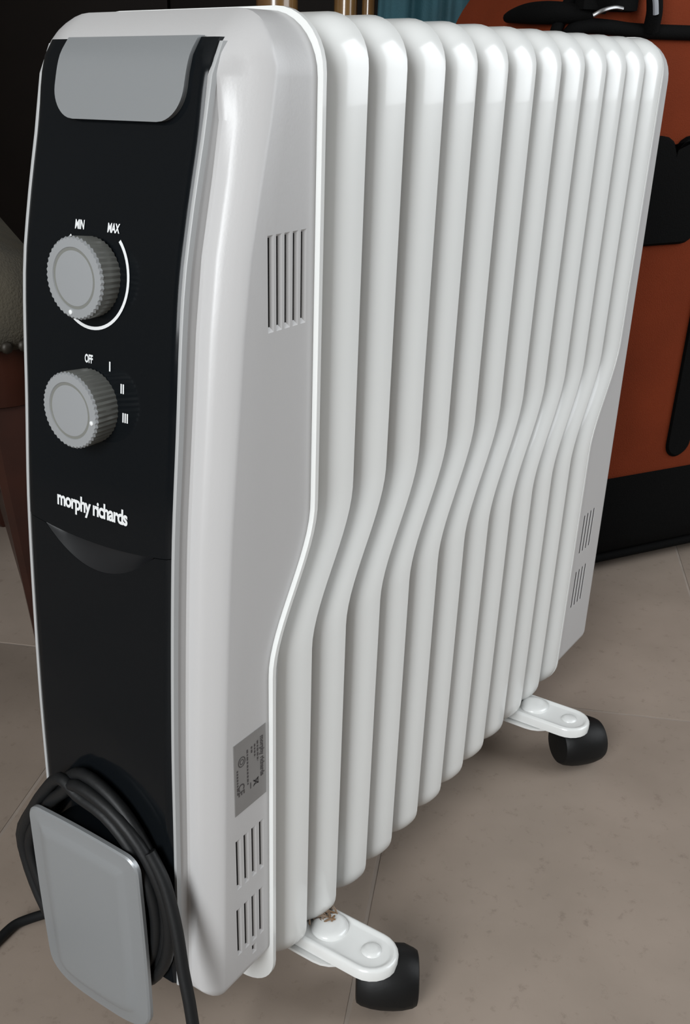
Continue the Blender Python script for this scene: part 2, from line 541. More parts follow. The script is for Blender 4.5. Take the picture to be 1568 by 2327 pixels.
# ---- back cover
bm = bmesh.new()
def back_loops():
    L = []
    def fr(z): return 0.4022 + S(z)
    def bk(z): return 0.4168 + 0.0125 * (0.545 - z) / 0.45
    Z0 = 0.056
    a = lambda i: rr_loop(i, 0.0006, W - 0.0006, Z0, CT, 0.026, 0.012)
    L.append([(fr(z), y, z) for y, z in a(0.004)])
    for f in (0.0, 0.25, 0.6, 0.97): L.append([(fr(z) + (bk(z) - fr(z)) * f, y, z) for y, z in a(0)])
    for d, b in ((0.0006, 0.0012), (0.003, 0.004), (0.008, 0.008), (0.018, 0.012), (0.032, 0.013)):
        L.append([(bk(z) + b, y, z) for y, z in a(d)])
    return L
loops(bm, back_loops())
bmesh.ops.translate(bm, verts=bm.verts[:], vec=-RO)
bmesh.ops.recalc_face_normals(bm, faces=bm.faces[:])
me = bpy.data.meshes.new('back_cover')
bm.to_mesh(me)
bm.free()
me.materials.append(MT['shell'])
back = link('back_cover', me, rad_)
SB = [(0.3800 + 0.0072 * k, 0.166, 0.205) for k in range(4)] + [(0.3800 + 0.0072 * k, 0.112, 0.151) for k in range(4)]
cut(back, SB, [(0.0006, 1), (W - 0.0006, -1)], 0.0046, 0.00025, 1.1, 10)

# ---- black control panel: upper part, and the lower flap below the smile-shaped grip
PY0, PY1 = ci + 0.0190, W - ci - 0.0190
PZ0, PZ1 = CB + 0.0190, CT - 0.0110
def seam(y): # straight seam, dips slightly
    u = (y - YC) / 0.045
    return 0.3400 + 0.004 * u * u
def smile(y):
    u = (y - YC + 0.001) / 0.036
    return seam(y) - (0.0135 * (1 - u * u) if abs(u) < 1 else 0)
def panel_grid(bm, ys, rows, depth):
    """rows: list of functions z(y); depth(y,z) forward offset"""
    G = [[bm.verts.new((xp(r(y)) - depth(y, r(y)), y, r(y))) for y in ys] for r in rows]
    for a, b in zip(G, G[1:]): bridge(bm, a, b, False)
    return G
NY = 40
ys = [PY0 + (PY1 - PY0) * k / NY for k in range(NY + 1)]
def edge_round(y): # softly rounded vertical edges
    d = min(y - PY0, PY1 - y)
    return 0.0012 * (1 - max(0, 1 - d / 0.0025) ** 2)
def skirt(bm, G, back_x=0.0035):
    ring = G[0][:] + [r[-1] for r in G[1:]] + list(reversed(G[-1][:-1])) + [r[0] for r in reversed(G[1:-1])]
    low = [bm.verts.new((v.co.x + back_x, v.co.y, v.co.z)) for v in ring]
    bridge(bm, ring, low)
    bm.faces.new(low)
bm = bmesh.new()
rows = [(lambda y, f=f: seam(y) + 0.0004 + (PZ1 - seam(y)) * f) for f in [k / 34 for k in range(35)]]
G = panel_grid(bm, ys, rows, lambda y, z: edge_round(y))
skirt(bm, G)
panel = robj('control_panel', bm, 'black', None, 40)
bm = bmesh.new()
rows = [(lambda y, f=f: PZ0 + (smile(y) - PZ0) * f) for f in [k / 16 for k in range(17)]]
G = panel_grid(bm, ys, rows, lambda y, z: edge_round(y) - 0.0002)
skirt(bm, G)
flap = robj('lower_panel', bm, 'black', None, 40)
bm = bmesh.new()
ysm = [YC - 0.001 + 0.036 * (k / 24 * 2 - 1) for k in range(25)]
rows = [(lambda y, f=f: smile(y) + (seam(y) - smile(y)) * f) for f in [k / 8 for k in range(9)]]
def scoop(y, z):
    h = max(1e-6, seam(y) - smile(y))
    f = (z - smile(y)) / h
    return 0.0008 - 0.0042 * math.sin(math.pi * 0.5 * min(1, f * 1.05)) * min(1, h / 0.006)
panel_grid(bm, ysm, rows, scoop)
robj('finger_grip', bm, 'grip', None, 60)
# ---- pale trim strip down both sides of the panel
for s0, s1 in ((PY0 - 0.0019, PY0 - 0.0001), (PY1 + 0.0001, PY1 + 0.0019)):
    bm = bmesh.new()
    L = []
    for k in range(41):
        z = PZ0 + (0.5500 - PZ0) * k / 40
        e_ = 0.0012 * max(0, (k - 36) / 4) ** 2
        L.append([(xp(z) + 0.0030 + e_, s0, z), (xp(z) - 0.0002 + e_, s0, z), (xp(z) - 0.0006 + e_, (s0 + s1) / 2, z), (xp(z) - 0.0002 + e_, s1, z), (xp(z) + 0.0030 + e_, s1, z)])
    loops(bm, L)
    robj('panel_trim', bm, 'trim_grey', None, 60)
# ---- silver handle flap at the top of the panel
bm = bmesh.new()
HW = 0.0365
hz0, hz1 = 0.5215, 0.5520
def hrow(f):
    z = hz0 + (hz1 - hz0) * f
    d = z - hz0
    r = 0.0125
    cutw = r - math.sqrt(max(0, r * r - (r - d) ** 2)) if d < r else 0
    return z, HW - cutw
hr = [hrow((k / 20) ** 1.5) for k in range(21)]
front, backl = [], []
for z, hw in hr:
    front.append([Vector((xp(z) - 0.0030 - 0.0012 * (1 - (z - hz0) / (hz1 - hz0)), 0.0660 - hw + 2 * hw * k / 16, z)) for k in range(17)])
F_ = [[bm.verts.new(p) for p in r] for r in front]
B_ = [[bm.verts.new((p.x + 0.0036, p.y, p.z)) for p in r] for r in front]
for a, b in zip(F_, F_[1:]): bridge(bm, a, b, False)
for a, b in zip(B_, B_[1:]): bridge(bm, a, b, False)
def ring(G): return G[0][:] + [r[-1] for r in G[1:]] + list(reversed(G[-1][:-1])) + [r[0] for r in reversed(G[1:-1])]
bridge(bm, ring(F_), ring(B_))
robj('handle_flap', bm, 'silver', None, 40)

# ---- text helpers
def text_mesh(txt, size, bold=0.0, spacing=1.0, align='CENTER'):
    cu = bpy.data.curves.new('t', 'FONT')
    cu.body = txt
    cu.size = size
    cu.align_x = align
    cu.align_y = 'CENTER'
    cu.offset = bold
    cu.space_character = spacing
    cu.resolution_u = 3
    o = bpy.data.objects.new('t', cu)
    COL.objects.link(o)
    bpy.context.view_layer.update()
    dg = bpy.context.evaluated_depsgraph_get()
    me = bpy.data.meshes.new_from_object(o.evaluated_get(dg))
    V = [v.co.copy() for v in me.vertices]
    Fc = [list(p.vertices) for p in me.polygons]
    bpy.data.objects.remove(o, do_unlink=True)
    bpy.data.meshes.remove(me)
    return V, Fc
def poly(name, V, Fc, fn, m, parent=None):
    me = bpy.data.meshes.new(name)
    me.from_pydata([fn(v) - RO for v in V], [], Fc)
    me.materials.append(MT[m])
    return link(name, me, parent or rad_)
def on_panel(y0, z0, lift=0.0016):
    def f(v):
        z = z0 + v.y
        return Vector((xp(z) - lift, y0 - v.x, z))
    return f
def panel_text(txt, y, z, size, bold=0.0, sx=1.0, spacing=1.0, name='panel_lettering'):
    V, Fc = text_mesh(txt, size, bold, spacing)
    for v in V: v.x *= sx
    return poly(name, V, Fc, on_panel(y, z), 'print', panel)
panel_text('morphy richards', YK - 0.0005, 0.3575, 0.0099, 0.00030, 0.79, 0.90, 'brand_lettering')
def stroke(V, Fc, pts, w, closed=False):
    base = len(V)
    n = len(pts)
    for i, p in enumerate(pts):
        p = Vector(p)
        a, b = Vector(pts[max(i - 1, 0)]), Vector(pts[min(i + 1, n - 1)])
        if closed: a, b = Vector(pts[i - 1]), Vector(pts[(i + 1) % n])
        d = (b - a).normalized()
        nn = Vector((-d.y, d.x))
        V += [Vector((*(p + nn * w / 2), 0)), Vector((*(p - nn * w / 2), 0))]
    for i in range(n if closed else n - 1):
        j = (i + 1) % n
        Fc.append([base + 2 * i, base + 2 * i + 1, base + 2 * j + 1, base + 2 * j])
K1Z, K2Z = 0.4607, 0.4055
panel_text('MIN', YK + 0.0101, K1Z + 0.0200, 0.0050, 0.00018, 0.66, 0.95)
panel_text('MAX', YK - 0.0101, K1Z + 0.0200, 0.0050, 0.00018, 0.66, 0.95)
V, Fc = [], []
a0 = math.atan2(0.0145, -0.0158)
pts = []
for k in range(49):
    a = rad(90 + 43) + rad(360 - 86) * k / 48
    pts.append((0.0213 * math.cos(a), 0.0213 * math.sin(a)))
stroke(V, Fc, pts, 0.0014)
poly('dial_arc', V, Fc, on_panel(YK, K1Z), 'print', panel)
panel_text('OFF', YK + 0.0016, K2Z + 0.0203, 0.0050, 0.00018, 0.60, 0.95)
for txt, dy, dz in (('I', 0.0115, 0.0190), ('II', 0.0192, 0.0105), ('III', 0.0212, -0.0020)):
    V, Fc = [], []
    n = len(txt)
    for q in range(n):
        x = (q - (n - 1) / 2) * 0.0013
        stroke(V, Fc, [(x, -0.0021), (x, 0.0021)], 0.0008)
    poly('panel_lettering', V, Fc, on_panel(YK - dy, K2Z + dz), 'print', panel)
# ---- knobs
def knob(zc, depth, dot_angle):
    c = Vector((xp(zc) - 0.0005, YK, zc))
    # the knob stands square to the panel
    dz = 0.004
    tilt = Vector((xp(zc + dz) - xp(zc - dz), 0, 2 * dz)).normalized()
    ax = Vector((0, -1, 0)).cross(tilt)
    if ax.x > 0: ax = -ax
    ax = (ax * 0.35 + Vector((-1, 0, 0)) * 0.65).normalized()
    u = Vector((0, -1, 0))
    bm = bmesh.new()
    seg = 176
    def mod(i, k):
        if k in (1, 2, 3): return 1 + 0.014 * math.cos(2 * math.pi * i / seg * 44)
        return 1
    lathe(bm, [(0, 0.012), (0.0, 0.0163), (depth - 0.0022, 0.0169), (depth - 0.0008, 0.0168), (depth, 0.0160), (depth, 0.012)], c, ax, u, seg, mod)
    kn = robj('control_knob', bm, 'knob_side', None, 30)
    for p in kn.data.polygons: pass
    bm = bmesh.new()
    lathe(bm, [(depth - 0.0016, 0.0150), (depth - 0.0009, 0.0169), (depth + 0.0003, 0.0163), (depth + 0.0004, 0.0128), (depth - 0.0006, 0.0122), (depth - 0.0006, 0.0119), (depth + 0.0001, 0.0113), (depth + 0.0003, 0.006), (depth + 0.0003, 0.0006)], c, ax, u, seg,
          lambda i, k: 1 + 0.020 * math.cos(2 * math.pi * i / seg * 44) if k in (0, 1, 2) else 1)
    robj('knob_cap', bm, 'knob_face', kn, 30)
    w = ax.cross(u)
    a = rad(dot_angle)
    pc = c + (u * math.cos(a) + (Vector((0, 0, 1)) - ax * ax.z).normalized() * math.sin(a)) * 0.0143 + ax * (depth + 0.0002)
    bm = bmesh.new()
    lathe(bm, [(0, 0.0011), (0.0006, 0.0010), (0.0009, 0.0004)], pc, ax, u, 12)
    robj('pointer_dot', bm, 'print', kn)
knob(K1Z, 0.0118, -100)
knob(K2Z, 0.0142, -12)

# ---- cord store: hub, plate and the wound cord
bm = bmesh.new()
HX0, HX1 = -0.126, -0.1445
L = []
def rrect(hw, z0, z1, r, n=6):
    P = []
    for cy, cz, a0_ in ((-hw + r, z0 + r, 180), (hw - r, z0 + r, 270), (hw - r, z1 - r, 0), (-hw + r, z1 - r, 90)):
        for k in range(n + 1):
            a = rad(a0_ + 90 * k / n)
            P.append((YK - 0.001 + cy + r * math.cos(a), cz + r * math.sin(a)))
    return P
loops(bm, [[(x, y, z) for y, z in rrect(0.035, 0.085, 0.180, 0.022)] for x in (HX0, HX1)])
robj('cord_hub', bm, 'black')
def plate_outline(i=0.0):
    hw, zt = 0.0415 - i, 0.1815 - i
    P = []
    r = max(0.009 - i, 0.002)
    for k in range(7):
        a = rad(90 * k / 6)
        P.append((hw - r + r * math.cos(a), zt - r + r * math.sin(a)))
    for k in range(1, 9): P.append((hw - r - (2 * hw - 2 * r) * k / 8, zt + 0.0008 * math.sin(math.pi * k / 8)))
    for k in range(1, 7):
        a = rad(90 + 90 * k / 6)
        P.append((-hw + r + r * math.cos(a), zt - r + r * math.sin(a)))
    zl = 0.0725
    for k in range(1, 8): P.append((-hw - 0.0006 * math.sin(math.pi * k / 8), zt - r + (zl - zt + r) * k / 8))
    for k in range(17):
        a = rad(180 + 180 * k / 16)
        ca, sa = math.cos(a), math.sin(a)
        P.append((hw * math.copysign(abs(ca) ** 0.62, ca), zl - (zl - 0.0490 - i) * abs(sa) ** 0.75))
    for k in range(1, 8): P.append((hw + 0.0006 * math.sin(math.pi * k / 8), zl + (zt - r - zl) * k / 8))
    return [(YK + 0.0005 + y, z) for y, z in P]
bm = bmesh.new()
def px_(z): return -0.1470 + 0.00 * (z - 0.12)
loops(bm, [[(px_(z) + dx, y, z) for y, z in plate_outline(i)] for i, dx in ((0.002, 0.0040), (0.0, 0.0032), (0.0, 0.0010), (0.0010, 0.0), (0.0085, -0.0006), (0.0100, -0.0010), (0.0125, -0.0022), (0.0160, -0.0026))])
plate = robj('cord_plate', bm, 'silver', None, 30)
bm = bmesh.new()
CP = []
rnd = random.Random(3)
def loop_pt(turn):
    """point of the winding, turn counts whole revolutions; starts at the top"""
    k = turn % 1
    a = rad(90) - 2 * math.pi * k
    layer = int(turn)
    ax_ = (0.0500, 0.0600, 0.0555, 0.0510, 0.050)[min(layer, 4)]
    bz = (0.061, 0.066, 0.0705, 0.060, 0.062)[min(layer, 4)]
    x = (-0.1330, -0.1385, -0.1335, -0.1390, -0.134)[min(layer, 4)]
    nx = (-0.1330, -0.1385, -0.1335, -0.1390, -0.134)[min(layer + 1, 4)]
    x = x + (nx - x) * k
    sa = math.sin(a)
    if math.cos(a) < 0 and sa > 0: ax_ *= 1 - 0.42 * sa   # the left bulge hangs low
    return Vector((x - 0.0005, YK + 0.0075 + ax_ * math.cos(a) * -1, 0.138 + bz * sa * (1.0 if sa > 0 else 1.12)))
for q in range(0, 4 * 16 + 6): CP.append(loop_pt(q / 16))
# ends: leave the coil behind the plate, drop to the floor and run off along the tiles
CP2 = CP + [Vector((-0.141, 0.112, 0.07)), Vector((-0.135, 0.128, 0.03)), Vector((-0.118, 0.150, 0.006)), Vector((-0.1, 0.185, 0.0042)), Vector((-0.1120, 0.199, 0.0042)), Vector((-0.135, 0.204, 0.0042)), Vector((-0.20, 0.235, 0.0042)), Vector((-0.34, 0.34, 0.0042))]
tube(bm, smooth_pts(CP, 3), 0.0036, 10)
cordo = robj('power_cord', bm, 'cord', None, 60)
bm = bmesh.new()
tube(bm, smooth_pts([(-0.137, 0.030, 0.182), (-0.1375, 0.0200, 0.166), (-0.1405, 0.0110, 0.143), (-0.1445, 0.0040, 0.119), (-0.148, -0.0030, 0.098), (-0.153, -0.0100, 0.070), (-0.160, -0.013, 0.035), (-0.172, -0.010, 0.0060), (-0.200, 0.01, 0.0042), (-0.235, 0.075, 0.0042), (-0.235, 0.14, 0.0042), (-0.18, 0.185, 0.0042), (-0.123, 0.2003, 0.0042), (-0.098, 0.198, 0.0042), (-0.06, 0.17, 0.0042), (-0.02, 0.12, 0.0042)], 8), 0.0036, 10)
obj_ = robj('cord_tail', bm, 'cord', cordo, 60)

# ---- rating label
lb0, lb1, lz0, lz1 = -0.1002, -0.0735, 0.1940, 0.2392
def on_flank(x, z, lift=0.0003): return Vector((x, ci - lift, z))
bm = bmesh.new()
box(bm, ((lb0 + lb1) / 2, ci - 0.0001, (lz0 + lz1) / 2), (lb1 - lb0, 0.0004, lz1 - lz0))
lab = robj('rating_label', bm, 'label')
def lab_text(txt, x, z, size, bold=0, sx=1.0):
    V, Fc = text_mesh(txt, size, bold, 1.0, 'LEFT')
    poly('label_lettering', V, Fc, lambda v: on_flank(x + v.y, z - v.x * sx, 0.0004), 'ink', lab)
lab_text('morphy richards', lb1 - 0.0034, lz1 - 0.0058, 0.0046, 0.00016, 0.84)
lab_text('CE', lb0 + 0.0052, lz1 - 0.0265, 0.0070, 0.00012, 0.9)
V, Fc = [], []
for x, z0, ln in ((-0.0072, 0.0070, 0.0130), (-0.0096, 0.0078, 0.0085), (-0.0122, 0.0080, 0.0045), (-0.0158, 0.0080, 0.0225), (-0.0243, 0.0165, 0.0160)):
    k = 0.0
    r2 = random.Random(int(-x * 1e5))
    while k < ln:                         # words too small to read: fine ink dashes
        w = r2.uniform(0.0010, 0.0026)
        stroke(V, Fc, [(x, -(z0 + k)), (x, -(z0 + min(ln, k + w)))], 0.0011)
        k += w + 0.0006
pts = [(-0.0205 + 0.0027 * math.cos(2 * math.pi * k / 24), -0.0130 + 0.0029 * math.sin(2 * math.pi * k / 24)) for k in range(24)]
stroke(V, Fc, pts, 0.0006, True)
pts = [(-0.0205 + 0.0014 * math.cos(2 * math.pi * k / 16), -0.0130 + 0.0015 * math.sin(2 * math.pi * k / 16)) for k in range(16)]
stroke(V, Fc, pts, 0.0005, True)
# crossed-out bin
for seg_ in ([(-0.0068, -0.0305), (-0.0112, -0.0345)], [(-0.0068, -0.0345), (-0.0112, -0.0305)], [(-0.0072, -0.0310), (-0.0108, -0.0315)], [(-0.0072, -0.0340), (-0.0108, -0.0335)], [(-0.0072, -0.0308), (-0.0072, -0.0342)], [(-0.0135, -0.0305), (-0.0135, -0.0345)]):
    stroke(V, Fc, seg_, 0.0007)
poly('label_marks', V, Fc, lambda v: on_flank(lb1 + v.x, lz1 + v.y, 0.0004), 'ink', lab)

# ---- caster brackets with wheels
def bracket(xc):
    BZ = 0.0468
    e0, e1 = -0.0350, W + 0.0350         # pivot points
    hw = 0.0180
    def outline(h, i=0.0, shrink=0.0):
        P = []
        for k in range(13):
            a = rad(180 + 180 * k / 12)
            P.append((xc + (h - i) * math.cos(a), e0 + shrink + (h - i) * math.sin(a)))
        for k in range(13):
            a = rad(180 * k / 12)
            P.append((xc + (h - i) * math.cos(a), e1 - shrink + (h - i) * math.sin(a)))
        return P
    bm = bmesh.new()
    loops(bm, [[(x, y, z) for x, y in outline(hw, i)] for i, z in ((0.0015, BZ - 0.0095), (0, BZ - 0.0085), (0, BZ - 0.002), (0.0008, BZ - 0.0006), (0.002, BZ), (0.0034, BZ - 0.0001), (0.0046, BZ - 0.0012), (0.006, BZ - 0.0014))])
    br = robj('caster_bracket', bm, 'enamel', None, 40)
    bm = bmesh.new()
    loops(bm, [[(x, y, z) for x, y in outline(hw + 0.0035, 0, 0.030)] for z in (BZ - 0.0112, BZ - 0.0092)])
    robj('bracket_flange', bm, 'enamel', br)
    for sgn, e in ((1, e0), (-1, e1)):
        bm = bmesh.new()
        lathe(bm, [(-0.001, 0.0070), (0.0002, 0.0066), (0.0012, 0.0056), (0.0018, 0.0038), (0.0021, 0.0010)], (xc + 0.0012, e, BZ - 0.0014), (0, 0, 1), (1, 0, 0), 24)
        robj('rivet', bm, 'enamel', br, 60)
        bm = bmesh.new()                  # pressed hump beside the fins
        ys_ = e + sgn * 0.0235
        L = []
        for k in range(9):
            a = rad(90 * k / 8)
            r = 0.0128 * math.cos(a) ** 0.45 if k < 8 else 0.003
            L.append([(xc + 0.002 + r * 1.0 * math.cos(2 * math.pi * q / 28), ys_ + sgn * 0.009 + r * 0.95 * math.sin(2 * math.pi * q / 28), BZ - 0.0016 + 0.0040 * math.sin(a) ** 0.8) for q in range(28)])
        loops(bm, L)
        robj('bracket_hump', bm, 'enamel', br, 60)
    return br
def caster(xc, yc, ang, parent, side=1):
    bm = bmesh.new()
    axd = Vector((math.cos(ang), math.sin(ang), 0))
    c = Vector((xc, yc, 0.0212))
    lathe(bm, [(-0.0200, 0.002), (-0.0200, 0.0150), (-0.0194, 0.0172), (-0.0165, 0.0190), (-0.0100, 0.0206), (-0.004, 0.0212), (0.004, 0.0212), (0.0100, 0.0206), (0.0165, 0.0190), (0.0194, 0.0172), (0.0200, 0.0150), (0.0200, 0.002)], c, axd, (0, 0, 1), 40)
    w = robj('caster_wheel', bm, 'rubber', parent, 25)
    bm = bmesh.new()                      # hood over the wheel and the stem
    L = []
    side_v = Vector((-axd.y, axd.x, 0))
    for h, r in ((-0.0172, 0.0170), (-0.0165, 0.0190), (-0.011, 0.0214), (0.011, 0.0214), (0.0165, 0.0190), (0.0172, 0.0170)):
        l = []
        for k in range(17):
            a = rad(-12 + 204 * k / 16)
            l.append(c + axd * h + (side_v * math.cos(a) + Vector((0, 0, 1)) * math.sin(a)) * r)
        L.append(l)
    loops(bm, L)
    robj('caster_hood', bm, 'rubber', parent, 25)
    return w
for xb, a_, da in ((-0.0140, rad(-58), 0.0), (0.3105, rad(-40), 0.0)):
    br = bracket(xb)
    caster(xb + 0.0085, -0.0435, a_, br)
    caster(xb + 0.0085, W + 0.0435, -a_, br)
    for e in (-0.0350, W + 0.0350):
        bm = bmesh.new()
        lathe(bm, [(0, 0.006), (0.012, 0.006)], (xb + 0.001, e, 0.030), (0, 0, 1), (1, 0, 0), 16)
        robj('caster_stem', bm, 'rubber', br)
# rusty fluff caught where the front bracket meets the fins
bm = bmesh.new()
r3 = random.Random(5)
for q in range(70):
    a = r3.uniform(0, 6.28)
    c = Vector((-0.006 + r3.gauss(0, 0.0045), 0.010 + r3.gauss(0, 0.0045), 0.0482 + r3.uniform(-0.001, 0.0015)))
    d = Vector((math.cos(a), math.sin(a), r3.uniform(-0.2, 0.5))) * r3.uniform(0.002, 0.005)
    tube(bm, smooth_pts([c - d, c + Vector((0, 0, 0.0012)), c + d], 3), 0.0007, 5)
g = robj('grime', bm, 'dirt', None)
g['label'] = 'brown rusty fluff on the caster bracket'

# ================================================================== ORANGE SUITCASE
P0 = Vector((0.6845, 0.0844, 0))
U = Vector((0.8657, -0.5005, 0)).normalized()
NF = Vector((-U.y, U.x, 0))
if NF.dot(Vector((1, 1, 0))) > 0: NF = -NF  # towards the camera
Z = Vector((0, 0, 1))
U0, U1, SH, SD = -0.140, 0.300, 0.635, 0.21
suit = tag(empty('suitcase', P0 + U * ((U0 + U1) / 2) - NF * SD / 2), 'orange fabric suitcase with black lower panel and zips behind the white radiator', 'suitcase')
SO = Vector(suit.location)
def sp(u, h, out=0.0): return P0 + U * u + NF * out + Z * h - SO
def sobj(name, bm, m, parent=None, sharp=40): return obj(name, bm, m, parent or suit, sharp)
def srr(i, u0=U0, u1=U1, h0=0.018, h1=SH, rt_=0.085, rb=0.045, n=8):
    P = []
    u0 += i; u1 -= i; h0 += i; h1 -= i
    a_, b_ = max(rt_ - i, 0.004), max(rb - i, 0.004)
    for cu, ch, r, s in ((u0 + b_, h0 + b_, b_, 180), (u1 - b_, h0 + b_, b_, 270), (u1 - a_, h1 - a_, a_, 0), (u0 + a_, h1 - a_, a_, 90)):
        for k in range(n + 1):
            a = rad(s + 90 * k / n)
            P.append((cu + r * math.cos(a), ch + r * math.sin(a)))
    return P
bm = bmesh.new()
loops(bm, [[sp(u, h, o) for u, h in srr(i)] for i, o in ((0.05, -SD), (0.012, -SD + 0.006), (0.0, -SD + 0.03), (0.0, -0.030), (0.004, -0.014), (0.014, -0.004), (0.03, 0.0), (0.06, 0.0015))])
sobj('shell', bm, 'orange')
# black guard over the lower front, wrapping the corners
bm = bmesh.new()
g0 = []
def guard(i, grow):
    P = [(u, min(h, 0.128 + 0.0)) for u, h in srr(i)]
    return P
prof = ((0.0, -SD + 0.03), (0.0, -0.030), (0.004, -0.014), (0.014, -0.004), (0.03, 0.0), (0.06, 0.0015))
L = []
for i, o in prof:
    us = srr(i - 0.0015 if i < 0.002 else i)
    l = [(u, h) for u, h in us]
    rowP = []
    # lower open outline: left flank up to h=.128, along the bottom, right flank up
    low = [p for p in l[:18]]
    rowP = [(low[0][0], 0.128)] + low + [(low[-1][0], 0.128)]
    L.append([sp(u, h, o + 0.0022) for u, h in rowP])
VV = loops(bm, L, False, False, False)
last = VV[-1]
bm.faces.new(last)
sobj('lower_guard', bm, 'trim', None, 45)
# piping along the front edge
bm = bmesh.new()
tube(bm, [sp(u, h, -0.008) for u, h in srr(0.002, n=12)], 0.0055, 8, True)
sobj('piping', bm, 'trim', None, 60)
def slab(pts, o0, o1, name, m, bev=0.002, parent=None):
    bm = bmesh.new()
    c = Vector((sum(p[0] for p in pts) / len(pts), sum(p[1] for p in pts) / len(pts)))
    def ins(p, d):
        v = Vector(p) - c
        return c + v * (1 - d / max(v.length, 1e-5))
    loops(bm, [[sp(p[0], p[1], o0) for p in pts], [sp(p[0], p[1], o1 - bev) for p in pts], [sp(*ins(p, bev), o1) for p in pts]])
    return sobj(name, bm, m, parent)
# black handle patch with a twin-humped top edge
pts = [(-0.075, 0.3835), (0.045, 0.3835)]
for k in range(6):
    a = rad(-90 + 90 * k / 5)
    pts.append((0.060 + 0.020 * math.cos(a) - 0.015, 0.4035 + 0.020 * math.sin(a)))
for cu, r in ((0.0405, 0.022), (-0.001, 0.022), (-0.0425, 0.022)):
    for k in range(9):
        a = rad(5 + 170 * k / 8)
        pts.append((cu + r * math.cos(a), 0.4680 + r * 0.85 * math.sin(a)))
pts = [(u, h) for u, h in pts]
slab(pts, 0.0005, 0.008, 'handle_patch', 'trim', 0.003)
# vertical strip with round end
pts = []
for k in range(13):
    a = rad(180 + 180 * k / 12)
    pts.append((0.098 + 0.0165 * math.cos(a), 0.158 + 0.0165 * math.sin(a)))
for k in range(13):
    a = rad(180 * k / 12)
    pts.append((0.098 + 0.0165 * math.cos(a), 0.335 + 0.0165 * math.sin(a)))
slab(pts, 0.0005, 0.0055, 'side_strip', 'trim', 0.003)
# pocket zip and its puller, top handle
bm = bmesh.new()
tube(bm, smooth_pts([sp(-0.128, 0.571, -0.004), sp(-0.118, 0.5765, 0.001), sp(-0.105, 0.5785, 0.003), sp(-0.08, 0.5775, 0.004), sp(-0.05, 0.5755, 0.004), sp(0.02, 0.575, 0.004), sp(0.24, 0.575, 0.004)], 6), lambda f: 0.0065 if f > 0.12 else 0.003 + 0.03 * f, 8)
zp = sobj('pocket_zip', bm, 'trim', None, 60)
bm = bmesh.new()
tube(bm, smooth_pts([sp(-0.041, 0.6205, 0.006), sp(-0.046, 0.605, 0.014), sp(-0.043, 0.590, 0.014), sp(-0.040, 0.576, 0.009)], 6), 0.0075, 8)
sobj('zip_puller', bm, 'trim', zp, 60)
bm = bmesh.new()
tube(bm, smooth_pts([sp(-0.058, 0.618, 0.012), sp(-0.052, 0.603, 0.021), sp(-0.047, 0.588, 0.021)], 6), 0.0025, 6)
sobj('puller_edge', bm, 'grey_strap', zp, 60)
bm = bmesh.new()
tube(bm, smooth_pts([sp(-0.1405, 0.5870, -0.078), sp(-0.1425, 0.5885, -0.055), sp(-0.1425, 0.5890, -0.030), sp(-0.136, 0.5885, -0.010), sp(-0.118, 0.588, 0.001), sp(-0.105, 0.587, 0.003)], 6), lambda f: 0.004 + 0.0055 * math.sin(math.pi * f), 10)
sobj('handle_base', bm, 'trim', None, 60)
bm = bmesh.new()
tube(bm, smooth_pts([sp(-0.100, 0.594, 0.004), sp(-0.098, 0.606, 0.014), sp(-0.088, 0.625, 0.020), sp(-0.05, 0.655, 0.022), sp(0.05, 0.665, 0.022), sp(0.15, 0.655, 0.02), sp(0.19, 0.615, 0.01)], 6), 0.010, 10)
sobj('carry_handle', bm, 'trim', None, 60)
bm = bmesh.new()
box(bm, sp(-0.092, 0.600, 0.006), (0.062, 0.014, 0.020), (U, NF, Z), 0.004)
sobj('handle_anchor', bm, 'trim')
bm = bmesh.new()
tube(bm, smooth_pts([sp(-0.112, 0.586, 0.014), sp(-0.105, 0.590, 0.018), sp(-0.093, 0.5925, 0.018), sp(-0.082, 0.592, 0.016)], 5), 0.0018, 6)
sobj('buckle', bm, 'buckle', None, 60)
for u in (U0 + 0.07, U1 - 0.07):
    for o in (-0.05, -SD + 0.05):
        bm = bmesh.new()
        lathe(bm, [(-0.012, 0.004), (-0.012, 0.017), (-0.009, 0.020), (0.009, 0.020), (0.012, 0.017), (0.012, 0.004)], sp(u, 0.020, o), U, Z, 20)
        sobj('wheel', bm, 'trim')

# ================================================================== BEIGE STOOL (left)
ca = rad(56)
D1 = Vector((math.cos(ca), math.sin(ca), 0))          # away along the visible edge
D2 = Vector((-math.sin(ca), math.cos(ca), 0))         # to the left
CL = Vector((0.128, 0.432, 0))
ch = tag(empty('upholstered_stool', CL + D1 * 0.2 + D2 * 0.22), 'beige upholstered stool with red-brown wooden legs and a row of nail heads', 'stool')
CO = Vector(ch.location)
def cp(a, b, z): return CL + D1 * a + D2 * b + Z * z - CO
def crr(i, z, r0=0.05, a0=-0.03, a1=0.44, b0=-0.045, b1=0.46, n=6):
    P = []
    a0 += i; a1 -= i; b0 += i; b1 -= i
    r = max(r0 - i, 0.004)
    for x, y, s in ((a1 - r, b0 + r, 270), (a1 - r, b1 - r, 0), (a0 + r, b1 - r, 90), (a0 + r, b0 + r, 180)):
        for k in range(n + 1):
            t = rad(s + 90 * k / n)
            P.append(cp(x + r * math.cos(t), y + r * math.sin(t), z))
    return P
bm = bmesh.new()
loops(bm, [crr(i, z) for i, z in ((0.012, 0.335), (0.002, 0.338), (-0.004, 0.352), (-0.005, 0.372), (0.0, 0.392), (0.012, 0.407), (0.035, 0.417), (0.08, 0.424), (0.15, 0.428))])
obj('seat_cushion', bm, 'seat', ch, 60)
bm = bmesh.new()
loops(bm, [crr(i, z) for i, z in ((0.020, 0.285), (0.012, 0.288), (0.012, 0.336))])
